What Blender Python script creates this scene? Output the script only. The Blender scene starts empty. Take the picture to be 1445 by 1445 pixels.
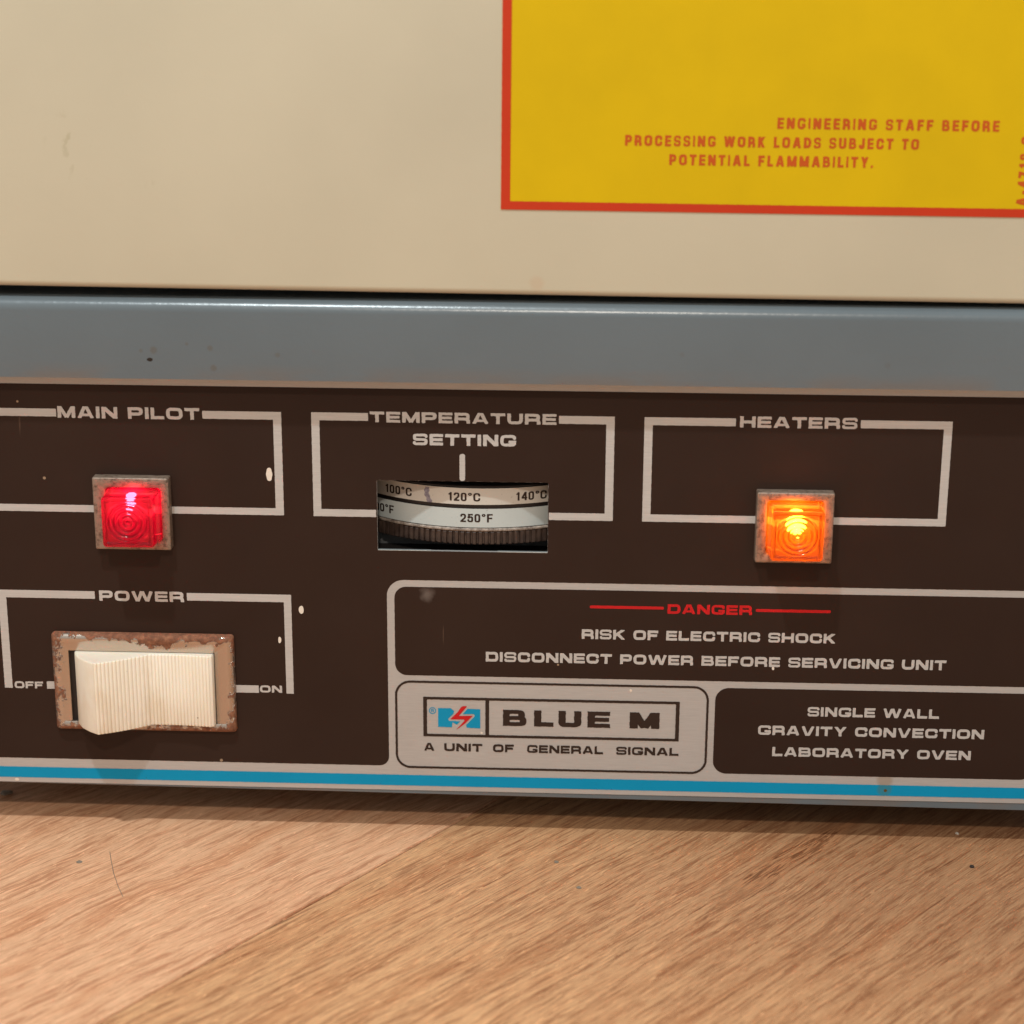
import bpy, bmesh, math, random
import numpy as np
from mathutils import Matrix, Vector

random.seed(7)
rng = np.random.default_rng(7)
S = 0.001                      # the drawings below are in millimetres
sc = bpy.context.scene
col = sc.collection

# ------------------------------------------------------------------ camera
cam_d = bpy.data.cameras.new("camera")
cam = bpy.data.objects.new("camera", cam_d)
col.objects.link(cam)
yaw, pit, rol = (math.radians(a) for a in (2.21498, -16.69239, -0.306882))
Rz = Matrix.Rotation(yaw, 3, 'Z'); Rx = Matrix.Rotation(pit, 3, 'X'); Ry = Matrix.Rotation(rol, 3, 'Y')
M = Rz @ Rx @ Ry
right, fwd, up = M.col[0], M.col[1], M.col[2]
mw = Matrix.Identity(4)
for i in range(3):
    mw[i][0], mw[i][1], mw[i][2] = right[i], up[i], -fwd[i]
mw[0][3], mw[1][3], mw[2][3] = 17.7657 * S, -459.3236 * S, 137.8401 * S
cam.matrix_world = mw
cam_d.sensor_width = 36
cam_d.lens = 2772.693 / 1445 * 36
cam_d.clip_start = 0.01
cam_d.clip_end = 20
cam_d.dof.use_dof = True
cam_d.dof.focus_distance = 0.488
cam_d.dof.aperture_fstop = 13
sc.camera = cam

# ------------------------------------------------------------------ world, lamps, exposure
w = bpy.data.worlds.new("World"); sc.world = w; w.use_nodes = True
bg = w.node_tree.nodes['Background']
# a plain room: paler ceiling overhead, dimmer walls lower down
wt = w.node_tree
tc = wt.nodes.new('ShaderNodeTexCoord'); sx_ = wt.nodes.new('ShaderNodeSeparateXYZ'); wt.links.new(tc.outputs['Generated'], sx_.inputs[0])
wr = wt.nodes.new('ShaderNodeValToRGB'); wr.color_ramp.elements[0].position = .35; wr.color_ramp.elements[0].color = (.76, .70, .62, 1)
wr.color_ramp.elements[1].position = .8; wr.color_ramp.elements[1].color = (.95, .98, .97, 1)
mr = wt.nodes.new('ShaderNodeMapRange'); mr.inputs[1].default_value = -1; mr.inputs[2].default_value = 1
wt.links.new(sx_.outputs[2], mr.inputs[0]); wt.links.new(mr.outputs[0], wr.inputs[0]); wt.links.new(wr.outputs[0], bg.inputs[0])
bg.inputs[1].default_value = 0.585
def area(name, loc, target, size, power, colr):
    l = bpy.data.lights.new(name, 'AREA'); l.shape = 'DISK'; l.size = size; l.energy = power; l.color = colr
    o = bpy.data.objects.new(name, l); col.objects.link(o)
    o.location = loc
    o.rotation_euler = (Vector(target) - Vector(loc)).to_track_quat('-Z', 'Y').to_euler()
    return o
area("ceiling_lamp_high", (-0.17, -0.405, 0.87), (0, 0, -0.02), 0.036, 5.5, (0.88, 0.975, 1.0))
area("ceiling_lamp_front", (0.02, -0.88, 0.72), (0, 0, -0.02), 0.05, 3.8, (0.97, 0.88, 0.77))
sc.view_settings.view_transform = 'Standard'
sc.view_settings.look = 'None'
sc.view_settings.exposure = 0
sc.view_settings.gamma = 1

# ------------------------------------------------------------------ helpers
def tag(o, label=None, cat=None, group=None, kind=None):
    for k, v in (('label', label), ('category', cat), ('group', group), ('kind', kind)):
        if v: o[k] = v
    return o

def link(name, me, mat, parent=None):
    o = bpy.data.objects.new(name, me); col.objects.link(o)
    if mat: me.materials.append(mat)
    if parent: 
        o.parent = parent
        o.matrix_parent_inverse = parent.matrix_world.inverted()
    return o

def mesh_from(name, V, F, mat, parent=None, smooth=False):
    me = bpy.data.meshes.new(name)
    me.from_pydata([(x * S, y * S, z * S) for x, y, z in V], [], F)
    me.validate(); me.update()
    if smooth:
        for p in me.polygons: p.use_smooth = True
    return link(name, me, mat, parent)

def from_bm(name, bm, mat, parent=None, smooth=False, autos=None):
    bmesh.ops.scale(bm, vec=(S, S, S), verts=bm.verts)
    bmesh.ops.recalc_face_normals(bm, faces=bm.faces)
    me = bpy.data.meshes.new(name); bm.to_mesh(me); bm.free()
    if smooth:
        for p in me.polygons: p.use_smooth = True
        if autos: me.set_sharp_from_angle(angle=math.radians(autos))
    return link(name, me, mat, parent)

def box_bm(x0, x1, y0, y1, z0, z1, bev=0, seg=3, bm=None, only=None):
    b = bm or bmesh.new()
    r = bmesh.ops.create_cube(b, size=1)
    vs = r['verts']
    for v in vs:
        v.co = Vector(((x0 + x1) / 2 + v.co.x * (x1 - x0), (y0 + y1) / 2 + v.co.y * (y1 - y0), (z0 + z1) / 2 + v.co.z * (z1 - z0)))
    if bev:
        es = {e for v in vs for e in v.link_edges}
        if only: es = {e for e in es if only(e)}
        bmesh.ops.bevel(b, geom=list(es), offset=bev, segments=seg, affect='EDGES', profile=.5)
    return b

def rrect(x0, x1, z0, z1, r, n=6):
    pts = []
    for cx, cz, a0 in ((x1 - r, z1 - r, 0), (x0 + r, z1 - r, 90), (x0 + r, z0 + r, 180), (x1 - r, z0 + r, 270)):
        for k in range(n + 1):
            a = math.radians(a0 + 90 * k / n)
            pts.append((cx + r * math.cos(a), cz + r * math.sin(a)))
    return pts

def loft(rings, close_last=False, close_first=False):
    """rings: lists of equally many (x,y,z) points"""
    V, F = [], []
    n = len(rings[0])
    for r in rings: V += list(r)
    for k in range(len(rings) - 1):
        for i in range(n):
            j = (i + 1) % n
            F.append((k * n + i, k * n + j, (k + 1) * n + j, (k + 1) * n + i))
    if close_last: F.append(tuple((len(rings) - 1) * n + i for i in range(n)))
    if close_first: F.append(tuple(reversed(range(n))))
    return V, F

def ring_loft(name, prof, mat, parent, n=6, close=True, smooth=True, autos=35):
    """prof: (x0,x1,z0,z1,radius,y) sections forming a closed rectangular ring"""
    rings = [[(x, y, z) for x, z in rrect(a, b, c, d, r, n)] for a, b, c, d, r, y in prof]
    if close: rings.append(rings[0])
    V, F = loft(rings)
    bm = bmesh.new(); vs = [bm.verts.new(v) for v in V]
    for f in F: bm.faces.new([vs[i] for i in f])
    bmesh.ops.remove_doubles(bm, verts=bm.verts, dist=1e-5)
    return from_bm(name, bm, mat, parent, smooth, autos)

# ---- signed distance drawing: shapes become flat printed films with real outlines
def sd_box(X, Z, x0, x1, z0, z1, r=0.0):
    cx, cz, hx, hz = (x0 + x1) / 2, (z0 + z1) / 2, (x1 - x0) / 2 - r, (z1 - z0) / 2 - r
    qx, qz = np.abs(X - cx) - hx, np.abs(Z - cz) - hz
    return np.hypot(np.maximum(qx, 0), np.maximum(qz, 0)) + np.minimum(np.maximum(qx, qz), 0) - r

def sd_seg(X, Z, a, b, t, flat0=True, flat1=True):
    dx, dz = b[0] - a[0], b[1] - a[1]; L = math.hypot(dx, dz) or 1e-9
    ux, uz = dx / L, dz / L
    s = (X - a[0]) * ux + (Z - a[1]) * uz
    p = np.abs(-(X - a[0]) * uz + (Z - a[1]) * ux)
    over = np.maximum(-s, s - L)
    box = np.maximum(p - t / 2, over)
    cap = np.hypot(np.maximum(over, 0), p) - t / 2
    left = np.where(s < L / 2, True, False)
    fl = np.where(left, flat0, flat1)
    return np.where(fl, box, np.maximum(cap, -1e9))

def fillet(pts, r, n=6, closed=False):
    out = []; N = len(pts)
    for i, p in enumerate(pts):
        if not closed and i in (0, N - 1): out.append(p); continue
        a, c = pts[i - 1], pts[(i + 1) % N]
        v1 = (a[0] - p[0], a[1] - p[1]); v2 = (c[0] - p[0], c[1] - p[1])
        l1, l2 = math.hypot(*v1), math.hypot(*v2)
        m1 = l1 / (1 if (not closed and i == 1) else 2); m2 = l2 / (1 if (not closed and i == N - 2) else 2)
        rr = min(r, m1 * .999, m2 * .999)
        A = (p[0] + v1[0] / l1 * rr, p[1] + v1[1] / l1 * rr); B = (p[0] + v2[0] / l2 * rr, p[1] + v2[1] / l2 * rr)
        for k in range(n + 1):
            t = k / n
            # superelliptic quarter: quadratic curve pulled a little to the corner
            wq = 1.25
            c0, c1, c2 = (1 - t) ** 2, 2 * t * (1 - t) * wq, t * t; sm = c0 + c1 + c2
            out.append(((c0 * A[0] + c1 * p[0] + c2 * B[0]) / sm, (c0 * A[1] + c1 * p[1] + c2 * B[1]) / sm))
    return out

def sd_path(X, Z, pts, r, t, closed=False):
    q = fillet(pts, r, closed=closed); d = None
    n = len(q); m = n if closed else n - 1
    for i in range(m):
        s = sd_seg(X, Z, q[i], q[(i + 1) % n], t, flat0=(not closed and i == 0), flat1=(not closed and i == m - 1))
        d = s if d is None else np.minimum(d, s)
    return d

def sd_poly(X, Z, pts):
    inside = np.zeros(X.shape, bool); d = np.full(X.shape, 1e9)
    n = len(pts)
    for i in range(n):
        a, b = pts[i], pts[(i + 1) % n]
        dx, dz = b[0] - a[0], b[1] - a[1]
        t = np.clip(((X - a[0]) * dx + (Z - a[1]) * dz) / (dx * dx + dz * dz + 1e-12), 0, 1)
        d = np.minimum(d, np.hypot(X - a[0] - t * dx, Z - a[1] - t * dz))
        if a[1] != b[1]:
            c = (a[1] > Z) != (b[1] > Z)
            inside ^= c & (X < (b[0] - a[0]) * (Z - a[1]) / (b[1] - a[1]) + a[0])
    return np.where(inside, -d, d)

def glyph(ch, wid, t, r):
    """returns list of primitives in a box 0..wid x 0..1"""
    t = t * {'S': .82, 'G': .9, 'B': .9, 'E': .93, '8': .85}.get(ch, 1)
    h = t / 2; a, b, c, d, m = h, wid - h, h, 1 - h, .5
    L = lambda *p: ('L',) + p
    P = lambda pts, closed=False: ('P', pts, closed)
    if ch == 'O' or ch == '0': return [P([(a, d), (b, d), (b, c), (a, c)], True)]
    if ch == 'D': return [L(a, 0, a, 1), P([(0, d), (b, d), (b, c), (0, c)])]
    if ch == 'C': return [P([(b, .67), (b, d), (a, d), (a, c), (b, c), (b, .33)])]
    if ch == 'G': return [P([(b, .72), (b, d), (a, d), (a, c), (b, c), (b, .34)]), L(wid * .52, .4, wid, .4, .9), L(b, .14, b, .46)]
    if ch == 'S': return [P([(b, .76), (b, d), (a, d), (a, m), (b, m), (b, c), (a, c), (a, .24)])]
    if ch == 'E': return [L(a, 0, a, 1), L(0, d, wid, d), L(0, m, wid * .95, m), L(0, c, wid, c)]
    if ch == 'F': return [L(a, 0, a, 1), L(0, d, wid, d), L(0, m - .02, wid * .9, m - .02)]
    if ch == 'T': return [L(wid / 2, 0, wid / 2, 1), L(0, d, wid, d)]
    if ch == 'I': return [L(wid / 2, 0, wid / 2, 1)]
    if ch == 'H': return [L(a, 0, a, 1), L(b, 0, b, 1), L(a, m, b, m)]
    if ch == 'L': return [L(a, 0, a, 1), L(0, c, wid, c)]
    if ch == 'U': return [P([(a, 1), (a, c), (b, c), (b, 1)])]
    if ch == 'J': return [P([(b, 1), (b, c), (a, c), (a, .35)])]
    if ch == 'P': return [L(a, 0, a, 1), P([(0, d), (b, d), (b, .42), (0, .42)])]
    if ch == 'R': return [L(a, 0, a, 1), P([(0, d), (b - .03, d), (b - .03, .42), (0, .42)]), P([(wid * .5, .42), (b, .42), (b, 0)])]
    if ch == 'B': return [L(a, 0, a, 1), P([(0, d), (b - .06, d), (b - .06, m), (0, m)]), P([(0, m), (b, m), (b, c), (0, c)])]
    if ch == 'N': return [L(a, 0, a, 1), L(b, 0, b, 1), L(a, 1 - t * .1, b, t * .1, 1.15)]
    if ch == 'M': return [L(a, 0, a, 1), L(b, 0, b, 1), L(a, 1.05, wid / 2, .05), L(b, 1.05, wid / 2, .05)]
    if ch == 'A': return [L(a, 0, wid / 2, 1.12), L(b, 0, wid / 2, 1.12), L(wid * .22, .28, wid * .78, .28, .8)]
    if ch == 'V': return [L(a, 1, wid / 2, -.12), L(b, 1, wid / 2, -.12)]
    if ch == 'W': return [L(a, 1, wid * .28, -.05), L(wid / 2, 1.05, wid * .28, -.05), L(wid / 2, 1.05, wid * .72, -.05), L(b, 1, wid * .72, -.05)]
    if ch == 'K': return [L(a, 0, a, 1), L(a, .38, b, 1.05), L(wid * .38, .56, b, -.05)]
    if ch == 'Y': return [L(a, 1.05, wid / 2, .42), L(b, 1.05, wid / 2, .42), L(wid / 2, 0, wid / 2, .5)]
    if ch == '1': return [L(wid * .62, 0, wid * .62, 1), L(wid * .14, .72, wid * .62, .9, .8)]
    if ch == '2': return [P([(a, .66), (a, d), (b, d), (b, .52), (a + .02, .16), (a, 0)]), L(0, c, wid, c)]
    if ch == '4': return [L(wid * .72, 0, wid * .72, 1), L(0, .3, wid, .3), L(a * .8, .3, wid * .72, 1)]
    if ch == '5': return [L(wid * .1, d, wid * .95, d), L(a + .03, .45, a + .08, 1), P([(a, .6), (a + .1, .62), (b, .62), (b, c), (a, c), (a, .27)])]
    if ch == '7': return [L(0, d, wid, d), L(b, .9, wid * .35, 0)]
    if ch == '8': return [P([(a + .02, d), (b - .02, d), (b - .02, m), (a + .02, m)], True), P([(a, m), (b, m), (b, c), (a, c)], True)]
    if ch == '-': return [L(0, .4, wid, .4)]
    if ch == '.': return [L(0, h, wid, h)]
    if ch == 'o': return [('R', wid / 2, .84, wid / 2 - h * .6)]
    return []

EXT = dict(M=1.3, A=1.22, I=.27, N=1.15, P=1.1, L=.98, O=1.2, T=1.08, E=1.03, R=1.15, U=1.15, S=1.12, G=1.2, H=1.15,
           D=1.17, C=1.15, K=1.15, V=1.22, W=1.75, B=1.15, F=1.0, Y=1.2)
GOT = dict(M=.82, A=.72, I=.17, N=.66, P=.6, L=.5, O=.68, T=.58, E=.54, R=.62, U=.64, S=.6, G=.66, H=.64,
           D=.64, C=.64, K=.64, V=.68, W=.95, B=.62, F=.54, Y=.66, J=.5)
for k_ in '0124578': GOT[k_] = .54
GOT['1'] = .42; GOT['o'] = .38; GOT['-'] = .3; GOT['.'] = .17

def text_prims(s, x0, x1, z0, h, style='ext', t=.265, r=.3, gap=.15, space=.62, sx=1.2, wk=1.0):
    tab = EXT if style == 'ext' else GOT
    if style != 'ext': sx = 1.0
    adv, items = 0, []
    for ch in s:
        if ch == ' ': adv += space; continue
        wd = tab[ch] * wk
        if items and items[-1][1] + items[-1][2] + gap < adv - 1e-6: pass
        items.append((ch, adv, wd)); adv += wd + gap
    total = items[-1][1] + items[-1][2]
    kx = (x1 - x0) / total
    out = []
    for ch, ax, wd in items:
        out.append((glyph(ch, wd, t, r), x0 + ax * kx, z0, kx, h, wd, t * {'S': .82, 'G': .9, 'B': .9, 'E': .93, '8': .85}.get(ch, 1), r))
    return out

def eval_text(X, Z, prims, noise=0.0):
    D = np.full(X.shape, 1.0)
    for g, ox, oz, kx, kz, wd, t, r in prims:
        sel = (X[:, 0] >= -1e9)
        c0 = np.searchsorted(X[0], ox - .25 * kz); c1 = np.searchsorted(X[0], ox + wd * kx + .25 * kz)
        r0 = np.searchsorted(Z[:, 0], oz - .25 * kz); r1 = np.searchsorted(Z[:, 0], oz + 1.25 * kz)
        x = (X[r0:r1, c0:c1] - ox) / kx; z = (Z[r0:r1, c0:c1] - oz) / kz
        d = None
        for p in g:
            if p[0] == 'L':
                tt = t * (p[5] if len(p) > 5 else 1)
                s_ = sd_seg(x, z, (p[1], p[2]), (p[3], p[4]), tt)
            elif p[0] == 'P': s_ = sd_path(x, z, p[1], r, t, p[2])
            else: s_ = np.abs(np.hypot(x - p[1], z - p[2]) - p[3] * .85) - t * .34
            d = s_ if d is None else np.minimum(d, s_)
        if d is None: continue
        d = np.maximum(d, sd_box(x, z, 0, wd, 0, 1))
        D[r0:r1, c0:c1] = np.minimum(D[r0:r1, c0:c1], d * min(kx, kz))
    return D

def wobble(X, Z, amp, ph=0.0):
    return amp * (np.sin(X * 2.1 + ph) * np.cos(Z * 2.7 + 1.3 * ph) + .6 * np.sin(X * 5.3 + Z * 4.1 + ph) + .5 * np.cos(Z * 8.7 - X * 7.9 + 2 * ph)) / 2

def film(name, fn, x0, x1, z0, z1, cell, mat, parent, y=-.1, mapf=None, maxrun=10 ** 6, amp=.03, label=None):
    """marching squares: a flat printed film where fn(X,Z) < 0"""
    nx = int(math.ceil((x1 - x0) / cell)) + 1; nz = int(math.ceil((z1 - z0) / cell)) + 1
    xs = x0 + np.arange(nx) * cell; zs = z0 + np.arange(nz) * cell
    X, Z = np.meshgrid(xs, zs)
    D = fn(X, Z)
    if amp: D = D + wobble(X, Z, amp, len(name) * 1.7)
    D = np.where(np.abs(D) < 1e-5, 1e-5, D)
    D[0, :] = D[-1, :] = 1; D[:, 0] = D[:, -1] = 1
    I = D < 0
    cnt = I[:-1, :-1].astype(int) + I[1:, :-1] + I[:-1, 1:] + I[1:, 1:]
    V, F, idx = [], [], {}
    def vert(key, x, z):
        if key not in idx:
            idx[key] = len(V); V.append((x, z))
        return idx[key]
    node = lambda i, j: vert((i, j), xs[j], zs[i])
    full = cnt == 4
    for i in range(nz - 1):
        row = full[i]
        if not row.any(): continue
        e = np.flatnonzero(np.diff(np.concatenate([[0], row.astype(int), [0]])))
        for a, b in zip(e[::2], e[1::2]):
            k = a
            while k < b:
                q = min(b, k + maxrun)
                F.append((node(i, k), node(i, q), node(i + 1, q), node(i + 1, k))); k = q
    for i, j in np.argwhere((cnt > 0) & (cnt < 4)):
        cs = ((i, j), (i, j + 1), (i + 1, j + 1), (i + 1, j)); f = []
        for k in range(4):
            p, q = cs[k], cs[(k + 1) % 4]
            ip, iq = I[p], I[q]
            if ip: f.append(node(*p))
            if ip != iq:
                t_ = D[p] / (D[p] - D[q])
                f.append(vert(tuple(sorted((p, q))), xs[p[1]] + (xs[q[1]] - xs[p[1]]) * t_, zs[p[0]] + (zs[q[0]] - zs[p[0]]) * t_))
        if len(f) > 2: F.append(tuple(f))
    mp = mapf or (lambda x, z: (x, y, z))
    o = mesh_from(name, [mp(float(x), float(z)) for x, z in V], F, mat, parent)
    if label: o['label'] = label
    return o

# ------------------------------------------------------------------ materials
def nt(name):
    m = bpy.data.materials.new(name); m.use_nodes = True
    t = m.node_tree; return m, t, t.nodes['Principled BSDF'], t.nodes['Material Output']
def lin(r, g, b):
    f = lambda c: (c / 255 / 12.92) if c <= 10 else ((c / 255 + .055) / 1.055) ** 2.4
    return (f(r), f(g), f(b), 1)
def N(t, typ, **kw):
    n = t.nodes.new(typ)
    for k, v in kw.items():
        if k in ('operation', 'blend_type', 'data_type', 'feature', 'distance', 'noise_dimensions'): setattr(n, k, v)
        else: n.inputs[k].default_value = v
    return n
def coords(t, scale=(1, 1, 1), rot=(0, 0, 0), loc=(0, 0, 0), out='Object'):
    c = t.nodes.new('ShaderNodeTexCoord'); mp = t.nodes.new('ShaderNodeMapping')
    mp.inputs['Scale'].default_value = scale; mp.inputs['Rotation'].default_value = rot; mp.inputs['Location'].default_value = loc
    t.links.new(c.outputs[out], mp.inputs[0]); return mp.outputs[0]
def noise(t, vec, scale, detail=4, rough=.5, dist=0):
    n = N(t, 'ShaderNodeTexNoise', Scale=scale, Detail=detail, Roughness=rough, Distortion=dist)
    t.links.new(vec, n.inputs['Vector']); return n.outputs['Fac']
def ramp(t, fac, stops):
    r = t.nodes.new('ShaderNodeValToRGB'); e = r.color_ramp.elements
    while len(e) < len(stops): e.new(.5)
    for k, (p, c) in enumerate(stops):
        e[k].position = p; e[k].color = c if len(c) == 4 else (*c, 1)
    t.links.new(fac, r.inputs[0]); return r.outputs[0]
def mix(t, fac, a, b, mode='MIX'):
    n = t.nodes.new('ShaderNodeMix'); n.data_type = 'RGBA'; n.blend_type = mode
    for sock, v in ((n.inputs[0], fac), (n.inputs[6], a), (n.inputs[7], b)):
        if hasattr(v, 'links'): t.links.new(v, sock)
        else: sock.default_value = v
    return n.outputs[2]
def mth(t, op, a, b=0.0, clamp=False):
    n = t.nodes.new('ShaderNodeMath'); n.operation = op; n.use_clamp = clamp
    for s, v in ((n.inputs[0], a), (n.inputs[1], b)):
        if hasattr(v, 'links'): t.links.new(v, s)
        else: s.default_value = v
    return n.outputs[0]
def bump(t, p, h, strength, dist):
    b = N(t, 'ShaderNodeBump', Strength=strength, Distance=dist)
    t.links.new(h, b.inputs['Height']); t.links.new(b.outputs[0], p.inputs['Normal']); return b
def blob(t, x, z, r, soft=.35, wob=.5, sx=1.0):
    """0..1 mask of a stain at (x,z) mm with ragged edge"""
    c = t.nodes.new('ShaderNodeTexCoord'); sp = t.nodes.new('ShaderNodeSeparateXYZ'); t.links.new(c.outputs['Object'], sp.inputs[0])
    dx = mth(t, 'MULTIPLY', mth(t, 'SUBTRACT', sp.outputs[0], x * S), 1 / (r * S * sx)); dz = mth(t, 'MULTIPLY', mth(t, 'SUBTRACT', sp.outputs[2], z * S), 1 / (r * S))
    d = mth(t, 'SQRT', mth(t, 'ADD', mth(t, 'MULTIPLY', dx, dx), mth(t, 'MULTIPLY', dz, dz)))
    n = noise(t, c.outputs['Object'], 900 / r, 3)
    d = mth(t, 'ADD', d, mth(t, 'MULTIPLY', mth(t, 'SUBTRACT', n, .5), wob))
    m = N(t, 'ShaderNodeMapRange'); m.inputs[1].default_value = 1; m.inputs[2].default_value = 1 - soft
    t.links.new(d, m.inputs[0]); return m.outputs[0]

def mat_enamel(name, c, rough=.38, var=.04, peel=.25):
    m, t, p, _ = nt(name)
    v = coords(t)
    n1 = noise(t, v, 14, 4); n2 = noise(t, v, 900, 2)
    dk = tuple(x * (1 - var * 3) for x in c[:3]) + (1,)
    t.links.new(ramp(t, n1, [(.3, dk), (.7, c)]), p.inputs['Base Color'])
    p.inputs['Roughness'].default_value = rough
    bump(t, p, mth(t, 'ADD', n2, mth(t, 'MULTIPLY', noise(t, v, 260, 2), 1.5)), peel, .00006)
    return m, t, p

# beige door enamel, faint scuffs
m_door, t, p = mat_enamel('beige_enamel', lin(200, 191, 167), .42)
base = p.inputs['Base Color'].links[0].from_socket
vs = coords(t, (1, 1, .6), (0, .5, 0))
sc_n = noise(t, vs, 420, 3, .6)
for (x, z, r) in ((-102, 91, 7), (-99, 84, 6), (-84, 82, 4)):
    k = mth(t, 'MULTIPLY', blob(t, x, z, r, .8), ramp(t, sc_n, [(.62, (0, 0, 0)), (.68, (1, 1, 1))]))
    base = mix(t, mth(t, 'MULTIPLY', k, .3), base, lin(150, 140, 100))
base = mix(t, mth(t, 'MULTIPLY', blob(t, 5.7, 57.4, 2.2, .5, .4), .22), base, lin(190, 150, 115))
t.links.new(base, p.inputs['Base Color'])

# blue-grey frame enamel with a little grime
m_frame, t, p = mat_enamel('blue_grey_enamel', lin(101, 110, 115), .26, .05, .5)
base = p.inputs['Base Color'].links[0].from_socket
c = t.nodes.new('ShaderNodeTexCoord'); sp = t.nodes.new('ShaderNodeSeparateXYZ'); t.links.new(c.outputs['Object'], sp.inputs[0])
edge = N(t, 'ShaderNodeMapRange'); edge.inputs[1].default_value = .0375; edge.inputs[2].default_value = .0338
t.links.new(sp.outputs[2], edge.inputs[0])
k = mth(t, 'MULTIPLY', edge.outputs[0], ramp(t, noise(t, coords(t, (1, 1, 3)), 55, 5), [(.4, (0, 0, 0)), (.62, (1, 1, 1))]))
base = mix(t, mth(t, 'MULTIPLY', k, .35), base, lin(118, 96, 78))
for (x, z, r, kk) in ((-85, 40.4, 1.1, .5), (-71.5, 41, .9, .45), (-70.8, 36.2, 1.0, .5), (-55.5, 39.6, .8, .4), (-88, 40.2, .6, .4), (-77, 42, .5, .4), (40, 41, .7, .2), (88, 39, .9, .2)):
    base = mix(t, mth(t, 'MULTIPLY', blob(t, x, z, r, .5), kk), base, lin(92, 84, 74))
base = mix(t, blob(t, -86, 38.1, .55, .3, .3, 1.5), base, lin(30, 26, 24))
t.links.new(base, p.inputs['Base Color'])

# brushed aluminium face plate and the bare metal lettering
def mat_plate(name, c, met=.35, rough=.42):
    m, t, p, _ = nt(name)
    v = coords(t, (.04, 1, 1))
    n = noise(t, v, 4200, 3, .7); n2 = noise(t, coords(t), 60, 5)
    a = ramp(t, n, [(.3, tuple(x * .86 for x in c[:3])), (.7, c)])
    a = mix(t, ramp(t, n2, [(.55, (0, 0, 0)), (.85, (.35, .35, .35))]), a, tuple(x * .7 for x in c[:3]) + (1,))
    t.links.new(a, p.inputs['Base Color'])
    p.inputs['Metallic'].default_value = met; p.inputs['Roughness'].default_value = rough
    bump(t, p, n, .12, .00002)
    return m, t, p, a
m_alu, t, p, a = mat_plate('brushed_aluminium', lin(192, 189, 186))
# dried drip over the stripe
base = mix(t, mth(t, 'MULTIPLY', blob(t, 94.6, -69, 2.4, .4, .3), .45), a, lin(150, 120, 84))
t.links.new(base, p.inputs['Base Color'])
m_letter, _, _, _ = mat_plate('bare_metal_lettering', lin(196, 191, 186), .15, .45)
m_fleck, t, p, _ = nt('chipped_paint_white'); p.inputs['Base Color'].default_value = lin(225, 212, 196); p.inputs['Roughness'].default_value = .6

# dark brown ink with dust specks and hair scratches
m_brown, t, p, _ = nt('dark_brown_ink')
v = coords(t)
cb = ramp(t, noise(t, v, 24, 5, .6), [(.3, lin(45, 30, 24)), (.75, lin(51, 35, 28))])
vo = N(t, 'ShaderNodeTexVoronoi', Scale=150, Randomness=1); vo.feature = 'F1'; t.links.new(v, vo.inputs['Vector'])
rnd = t.nodes.new('ShaderNodeSeparateColor'); t.links.new(vo.outputs['Color'], rnd.inputs[0])
k = mth(t, 'MULTIPLY', mth(t, 'LESS_THAN', vo.outputs['Distance'], mth(t, 'MULTIPLY', rnd.outputs[1], .06)), mth(t, 'GREATER_THAN', rnd.outputs[0], .7))
cb = mix(t, mth(t, 'MULTIPLY', k, .55), cb, lin(190, 160, 130))
sv = coords(t, (1, 1, .05), (0, .9, 0))
k = ramp(t, noise(t, sv, 700, 2, .5), [(.73, (0, 0, 0)), (.76, (1, 1, 1))])
k2 = ramp(t, noise(t, v, 30, 3), [(.5, (0, 0, 0)), (.72, (1, 1, 1))])
cb = mix(t, mth(t, 'MULTIPLY', mth(t, 'MULTIPLY', k, k2), .25), cb, lin(150, 120, 98))
cb = mix(t, mth(t, 'MULTIPLY', blob(t, -21, -21.6, 2.2, .9, 1.3), .28), cb, lin(165, 150, 140))
t.links.new(cb, p.inputs['Base Color'])
t.links.new(ramp(t, noise(t, v, 90, 4), [(.3, (.36, .36, .36)), (.7, (.46, .46, .46))]), p.inputs['Roughness'])
p.inputs['Specular IOR Level'].default_value = .18
bump(t, p, noise(t, v, 1500, 2), .08, .00003)

def flat_ink(name, c, rough=.5, spec=.2):
    m, t, p, _ = nt(name)
    t.links.new(ramp(t, noise(t, coords(t), 70, 4), [(.3, tuple(x * .93 for x in c[:3])), (.7, c)]), p.inputs['Base Color'])
    p.inputs['Roughness'].default_value = rough; p.inputs['Specular IOR Level'].default_value = spec
    return m, t, p
m_blackink, _, _ = flat_ink('black_brown_ink', lin(52, 38, 31))
m_cyan, _, _ = flat_ink('cyan_ink', lin(10, 142, 182))
m_red, _, _ = flat_ink('red_ink', lin(196, 30, 32))
m_blue, t, p = flat_ink('blue_stripe_ink', lin(0, 142, 184))
base = p.inputs['Base Color'].links[0].from_socket
base = mix(t, mth(t, 'MULTIPLY', blob(t, 94.6, -71.6, 2.1, .3, .25), .5), base, lin(70, 110, 100))
base = mix(t, blob(t, 94.9, -71.9, .5, .3, .5), base, lin(92, 72, 30))
t.links.new(base, p.inputs['Base Color'])
m_yellow, _, _ = flat_ink('yellow_vinyl', lin(208, 172, 0), .5)
m_lred, _, _ = flat_ink('label_red_ink', lin(192, 56, 28), .4)
m_ltext, _, _ = flat_ink('label_lettering_ink', lin(190, 84, 28), .4)

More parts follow.
